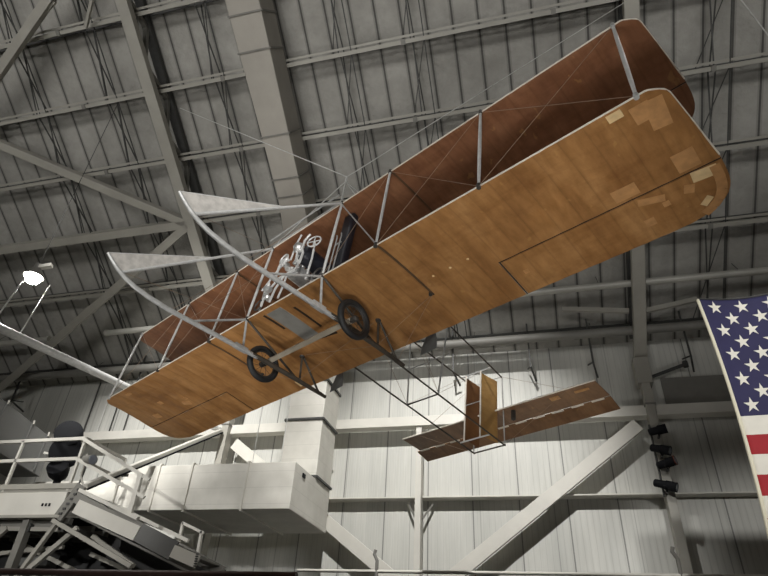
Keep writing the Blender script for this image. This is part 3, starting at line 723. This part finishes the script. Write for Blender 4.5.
# cross tubes between skids and between the forward rods
bm = B(); tube(bm, [(-.91, .0, GAP+.03), (.91, 0, GAP+.03)], .026, 10); mesh('spreader_bar', bm, 'silver', plane, True)
bm = B(); tube(bm, [(-.91, -.1, GAP+.12), (.91, -.1, GAP+.12)], .016, 8); mesh('spreader_bar', bm, 'silver', plane, True)
for a, b in (((.91, -2.05, -.58), (-.91, 0, GAP)), ((-.91, -2.05, -.58), (-.91, 0, 0)), ((.91, -1.2, -.68), (.91, 0, GAP)), ((-.91, -1.2, -.68), (-.91, 0, GAP)), ((.91, 1.25, .05), (-.91, 1.3, -.45)), ((-.91, 1.25, .05), (.91, 1.3, -.45)), ((2.02, 1.25, .05), (.91, 1.3, -.45)), ((2.02, 1.25, .05), (.91, 1.8, -.42)), ((-2.02, 1.25, .05), (-.91, 1.3, -.45)), ((0.91, -.9, -.65), (-.91, -.9, -.65))):
    bm = B(); tube(bm, [a, b], .0035, 5); mesh('bracing_wire', bm, 'wire', plane)

# engine, tank, radiator, controls, seats
eng = bpy.data.objects.new('engine', None); COL.objects.link(eng); eng.parent = plane; eng.location = (-.05, .0, 0)
bm = B(); lathe(bm, (.14, .02, 1.02), (0, 1, 0), [(0, .10), (.02, .15), (.06, .165), (.68, .165), (.72, .12)], 24); mesh('dark_tank', bm, 'tank', eng, True)
bm = B(); lathe(bm, (.09, -.03, 1.12), (-.1, -1, .1), [(-.06, .10), (.0, .10), (.05, .08), (.08, .05)], 20); mesh('polished_cap', bm, 'alu', eng, True)
bm = B(); box(bm, -.22, .06, .10, .50, .68, .85); mesh('crankcase', bm, 'alu', eng, bevel=.03)
for i in range(4):
    for sx in (-1, 1):
        bm = B(); lathe(bm, (-.10+sx*.09, .06+i*.13, .84), (sx*.6, 0, 1), [(0, .05), (.12, .05), (.13, .06), (.17, .06), (.19, .03)], 12); mesh('cylinder_head', bm, 'alu', eng, True)
bm = B(); tube(bm, [(-.32, -.03, .55), (-.32, -.04, .78), (-.28, -.05, .96), (-.14, -.05, 1.0), (-.08, -.04, .9)], .022, 8); mesh('intake_pipe', bm, 'silver_br', eng, True)
bm = B(); tube(bm, [(.30, -.05, .62), (.33, -.06, .82), (.28, -.07, .95), (.31, -.08, 1.12), (.42, -.08, 1.2)], .022, 8); mesh('intake_pipe', bm, 'silver_br', eng, True)
bm = B(); tube(bm, [(-.2+.10*math.cos(a*PI/8), -.06, .98+.10*math.sin(a*PI/8)) for a in range(16)], .016, 6, True); mesh('flywheel_ring', bm, 'silver_br', eng, True)
bm = B(); tube(bm, [(-.30, .0, .60), (-.42, -.05, .3), (-.44, -.05, .04)], .02, 8); tube(bm, [(-.12, .0, .62), (-.2, -.04, .3), (-.24, -.04, .04)], .02, 8); mesh('engine_bearer', bm, 'silver_br', eng, True)
for p in ([(-.26, .0, .62), (.14, .0, .60), (.30, -.05, .62)], [(.02, .04, .86), (.10, -.03, .98), (.04, -.05, 1.08)], [(-.05, .0, .60), (-.02, -.02, .3), (-.06, -.02, .05)], [(.22, 0, .60), (.2, -.02, .75), (.1, -.02, .84)], [(-.32, -.04, .78), (-.5, -.02, .74), (-.6, .02, .6)]):
    bm = B(); tube(bm, p, .018, 8); mesh('engine_pipe', bm, 'silver_br', eng, True)
bm = B(); lathe(bm, (-.36, -.08, .35), (.3, -1, 0), [(-.04, .07), (.04, .07), (.06, .04)], 14); lathe(bm, (-.3, -.06, .15), (.3, -1, 0), [(-.04, .05), (.04, .05), (.06, .03)], 14); mesh('magneto', bm, 'alu', eng, True)
wh = bpy.data.objects.new('control_wheel', None); COL.objects.link(wh); wh.parent = plane; wh.location = (.53, -.07, .93)
bm = B(); tube(bm, [(.115*math.cos(k*PI/12), .04*math.cos(k*PI/12), .115*math.sin(k*PI/12)) for k in range(24)], .012, 8, True); mesh('wheel_ring', bm, 'silver_br', wh, True)
bm = B(); tube(bm, [(-.11, -.04, 0), (.11, .04, 0)], .010, 6); tube(bm, [(0, 0, -.11), (0, 0, .11)], .010, 6); mesh('wheel_spokes', bm, 'silver_br', wh)
bm = B(); tube(bm, [(0, .02, 0), (-.08, .1, -.25), (-.12, .12, -.7)], .018, 8); mesh('control_column', bm, 'silver_br', wh, True)
for p in ([(-.14, .0, .95), (-.04, -.04, 1.28), (.04, -.05, 1.42)], [(-.75, .0, .55), (-.4, .0, .90), (-.22, 0, 1.02)], [(-.62, .02, .05), (-.64, 0, .50), (-.56, 0, .62)]):
    bm = B(); tube(bm, p, .017, 8); mesh('control_lever', bm, 'silver_br', plane, True)
bm = B(); tube(bm, [(-.62+.10*math.cos(k*PI/10), -.03, .14+.10*math.sin(k*PI/10)) for k in range(20)], .014, 6, True); mesh('foot_loop', bm, 'rim', plane, True)
bm = B(); tube(bm, [(.80+.10*math.cos(k*PI/10), -.02, .10+.09*math.sin(k*PI/10)) for k in range(20)], .014, 6, True); mesh('foot_loop', bm, 'rim', plane, True)
bm = B(); box(bm, .78, 1.02, .20, .34, .30, 1.62); rad = mesh('radiator', bm, 'tank', plane, bevel=.04)
for x in (.80, .90):
    bm = B(); tube(bm, [(x, .16, .06), (x, .16, 1.05), (x-.02, .16, 1.12)], .012, 6); mesh('radiator_pipe', bm, 'silver', rad, True)
bm = B(); beam(bm, (.78, .17, .9), (.92, .17, .9), .02, .02); mesh('radiator_bracket', bm, 'silver', rad)
for x in (-.62, .52):
    bm = B(); box(bm, x-.2, x+.2, .35, .72, .26, .32); se = mesh('seat', bm, 'darkwood', plane, bevel=.02)
    bm = B(); box(bm, x-.2, x+.2, .70, .74, .32, .62); mesh('seat_back', bm, 'darkwood', se, bevel=.01)
    for dx in (-.17, .17):
        bm = B(); tube(bm, [(x+dx, .4, .06), (x+dx, .4, .26)], .012, 6); mesh('seat_leg', bm, 'darkwood', se)

# propellers on their outriggers behind the wings
for s in (1, -1):
    px_ = s*1.10
    pr = bpy.data.objects.new('propeller', None); COL.objects.link(pr); pr.parent = plane; pr.location = (px_, 2.30, .98)
    for d in (1, -1):
        bm = B(); A = []
        for rr, w, th, pit in ((.05, .04, .05, .9), (.25, .07, .04, .8), (.5, .10, .03, .6), (.70, .17, .022, .25), (.80, .185, .018, .15), (.98, .19, .012, .08)):
            c, sn = math.cos(pit), math.sin(pit)
            A.append([bm.verts.new((a*w*c-b*th*sn, (a*w*sn+b*th*c)*d, d*rr)) for a, b in ((-1, 0), (0, -.5), (1, 0), (0, .5))])
        for i in range(5):
            for k in range(4): bm.faces.new((A[i][k], A[i][(k+1) % 4], A[i+1][(k+1) % 4], A[i+1][k]))
        bm.faces.new(A[0]); bm.faces.new(A[-1]); mesh('blade', bm, 'prop', pr)
    bm = B(); lathe(bm, (0, -.12, 0), (0, 1, 0), [(0, .03), (.04, .06), (.18, .06), (.2, .03)], 14); mesh('hub', bm, 'rim', pr, True)
    bm = B(); tube(bm, [(0, -.1, 0), (0, -1.05, 0)], .022, 8); mesh('drive_shaft', bm, 'darkwood', pr)
    for z in (.05, GAP-.02):
        bm = B(); tube(bm, [(px_, 1.95, .98), (px_-s*.1, 1.25, z)], .018, 8); mesh('propeller_strut', bm, 'darkwood', plane, True)

# tail booms, rudders, elevator
ty = 5.2
def boom(a, b, r_=.016, nm='tail_boom', m='darkwood'):
    bm = B(); tube(bm, [a, b], r_, 8); return mesh(nm, bm, m, plane, True)
for s in (1, -1):
    boom((s*.60, 1.25, GAP+.03), (s*.38, 5.62, GAP)); boom((s*.37, 1.25, .06), (s*.375, 5.72, .10))
    xm = s*(.60-.22*(3.5-1.25)/4.37)
    boom((xm, 3.5, GAP), (s*.372, 3.5, .085), .016, 'boom_post', 'silver')
    boom((s*.385, 5.62, GAP), (s*.378, 5.70, .10), .014, 'boom_post', 'silver')
boom((-.42, 3.5, .93), (.42, 3.5, .93), .011, 'boom_crossbar', 'silver')
boom((-.372, 3.5, .085), (.372, 3.5, .085), .014, 'boom_crossbar', 'darkwood')
boom((-.40, ty, GAP+.01), (.40, ty, GAP+.01), .018, 'boom_crossbar', 'silver_br')
boom((-.385, 5.6, GAP), (.385, 5.6, GAP), .013, 'boom_crossbar', 'silver_br')
boom((-.375, ty, .10), (.375, ty, .10), .016, 'boom_crossbar', 'silver_br')
boom((-.378, 5.70, .10), (.378, 5.70, .10), .016, 'boom_crossbar', 'darkwood')
boom((-.28, ty, .95), (.11, ty, .95), .010, 'rudder_link', 'silver')
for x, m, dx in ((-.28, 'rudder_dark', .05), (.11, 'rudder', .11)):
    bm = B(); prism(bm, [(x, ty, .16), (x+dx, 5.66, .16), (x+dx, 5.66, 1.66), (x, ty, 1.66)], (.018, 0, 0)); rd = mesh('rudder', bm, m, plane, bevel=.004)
    bm = B(); tube(bm, [(x+.009, ty, .10), (x+.009, ty, GAP+.02)], .017, 8); mesh('rudder_post', bm, 'edge', rd, True)
ez = .88
def elev(pts, nm, m, par, dz=0):
    bm = B(); prism(bm, pts, (0, 0, .02)); return mesh(nm, bm, m, par, bevel=.004)
e1 = elev([(-2.36, 5.6, ez), (2.46, 5.6, ez), (2.46, 6.24, ez+.02), (-2.36, 6.24, ez+.02)], 'elevator', 'tailfabric', plane)
bm = B(); tube(bm, [(-2.37, 5.6, ez+.01), (2.47, 5.6, ez+.01)], .016, 8); mesh('elevator_edge', bm, 'edge', e1, True)
elev([(-2.46, 6.27, ez+.015), (2.46, 6.27, ez+.015), (2.46, 6.68, ez-.05), (-2.46, 6.68, ez-.05)], 'elevator_flap', 'tailfabric', e1)
for i in range(11):
    x = -2.2+i*.44
    bm = B(); box(bm, x-.13, x+.13, 6.235, 6.275, ez-.004, ez+.016); mesh('hinge_tape', bm, 'edge', e1)
for x0, x1, y0, y1, m in ((1.42, 1.62, 5.72, 5.84, 'patch'), (1.95, 2.25, 5.75, 5.82, 'patch')):
    bm = B(); box(bm, x0, x1, y0, y1, ez-.006, ez+.002); mesh('fabric_patch', bm, m, e1)
bm = B(); lathe(bm, (.55, 5.78, .98), (0, 0, -1), [(0, .05), (.3, .05), (.32, .02)], 10); mesh('elevator_horn', bm, 'rim', plane)
for a, b in (((-.38, 3.5, GAP), (.38, 3.5, .1)), ((.38, 5.6, GAP), (1.9, 5.62, ez)), ((-.38, 5.6, GAP), (-1.9, 5.62, ez)), ((.378, 5.7, .1), (1.9, 5.62, ez)), ((-.378, 5.7, .1), (-1.9, 5.62, ez)), ((.5, 2, GAP), (.375, 3.5, .1)), ((-.5, 2, GAP), (-.375, 3.5, .1)), ((-.38, 3.5, .1), (-.3, 5.2, GAP)), ((.38, 3.5, .1), (.3, 5.2, GAP))):
    bm = B(); tube(bm, [a, b], .0035, 5); mesh('bracing_wire', bm, 'wire', plane)

# ------------------------------------------------------------------ suspension
def A2W(p): return AM @ V(p)
ap = A2W((.15, .45, 3.55)); ap2 = A2W((.15, .45, 3.40))
t = thing('suspension_bridle', 'white cable bridle gathered in a knot above the upper wing', 'cable', ap)
bm = B(); tube(bm, [ap-t.location, ap2-t.location], .02, 8); mesh('shackle', bm, 'silver_br', t)
for p in ((.91, 0, GAP+.03), (1.28, .0, GAP+.02), (-.91, 0, GAP+.03), (-.80, .0, GAP+.1), (.91, 1.22, GAP+.1), (-.91, 1.22, GAP+.1)):
    bm = B(); tube(bm, [ap2-t.location, A2W(p)-t.location], .010, 6); mesh('bridle_leg', bm, 'cable', t)
for end, lab in ((roof(4.1, -11.5, .65), 'white hanging cable rising right from the knot to the roof'), (roof(-10.9, -10.8, .7), 'white hanging cable rising left from the knot to the roof')):
    bm = B(); tube(bm, [ap, end], .011, 6); tag(mesh('hanging_cable', bm, 'cable'), lab, 'cable', 'aircraft hanging cables')
bm = B(); tube(bm, [roof(6.6, -10.9, .6), roof(7.9, -9.0, .6)], .02, 6); tag(mesh('roof_cable', bm, 'cable'), 'thin pale cable crossing the roof at the top right corner', 'cable')

# ------------------------------------------------------------------ lights
def spot(loc, tgt, power, angle, blend=.5, color=(1, .97, .9), size=.3):
    d = bpy.data.lights.new('spot', 'SPOT'); d.energy = power; d.spot_size = math.radians(angle); d.spot_blend = blend; d.color = color; d.shadow_soft_size = size
    o = bpy.data.objects.new('unseen_spot', d); COL.objects.link(o); o.location = loc  # shared by the roof floods and the added lights below
    o.rotation_euler = (V(tgt)-V(loc)).to_track_quat('-Z', 'Y').to_euler(); return o
LC = (1, .985, .955)
# roof floods washing the back wall and the ducts
spot((-2.0, 6.0, 17.0), (-3.4, 20, 5.3), 13000, 54, .8, LC, .15)
spot((-9.5, 5.5, 16.0), (-14.0, 20, 7.8), 15000, 44, .85, LC, .15)
# added floor floods, unseen, that brighten the aircraft from below
spot((-6.8, 4.6, .4), (-7.0, 8.4, 6.6), 1120, 64, .8, LC, .8)
spot((-.8, 2.0, .4), (-.9, 5.6, 6.8), 960, 64, .8, LC, .8)
spot((1.5, -7.0, .6), (-1.6, 6.0, 7.3), 2100, 36, .9, LC, 1.5)
spot((-.5, 6.5, .5), (.3, 12.2, 6.0), 900, 44, .8, LC, .8)
# added front floods, unseen, brightening skids, fins, upper wing, stair and flag
spot((2.5, -6.0, 6.5), (-4.6, 5.0, 6.5), 3600, 26, .6, LC, .3)
spot((-7.0, -5.5, .6), (-6.0, 7.0, 7.9), 2300, 38, .9, LC, 1.2)
spot((-12.5, -4.0, 9.0), (-12.2, 13.0, 5.2), 5200, 24, .6, LC, .3)
spot((3.5, -5.5, 10.0), (5.0, 9.5, 5.6), 7200, 26, .6, LC, .3)
# the hanging lamp
ld = bpy.data.lights.new('lamp', 'SPOT'); ld.energy = 500; ld.spot_size = math.radians(165); ld.spot_blend = .7; ld.shadow_soft_size = .2; ld.color = LC
lo = bpy.data.objects.new('lamp_light', ld); COL.objects.link(lo); lo.location = lp - V((0, 0, .3))
# added uplighters, unseen, low across the hall, to brighten the roof
for x in (-24, -14, -5, 4, 14):
    spot((x, -20.5, 5.5), (x, 8.0, 21.5), 5200, 56, .7, LC, 3.0)
    spot((x+4, -9.5, .8), (x+3, 9.5, 21), 3000, 50, .8, LC, 2.0)
# general hall lighting: rows of high bays shining down, whose light comes back off the floor
for x in (-22, -8, 6, 18):
    for y in (-14, -4, 5):
        d = bpy.data.lights.new('bay', 'SPOT'); d.energy = 350; d.spot_size = math.radians(110); d.spot_blend = .6; d.shadow_soft_size = .4; d.color = LC
        o = bpy.data.objects.new('hall_high_bay', d); COL.objects.link(o); o.location = (x, y, 18.5)
w = bpy.data.worlds.new('world'); scene.world = w; w.use_nodes = True
w.node_tree.nodes['Background'].inputs[0].default_value = (.5, .5, .5, 1); w.node_tree.nodes['Background'].inputs[1].default_value = .2

vs = scene.view_settings; vs.view_transform = 'Standard'; vs.look = 'None'; vs.gamma = 1; vs.use_curve_mapping = False; vs.exposure = 0.0
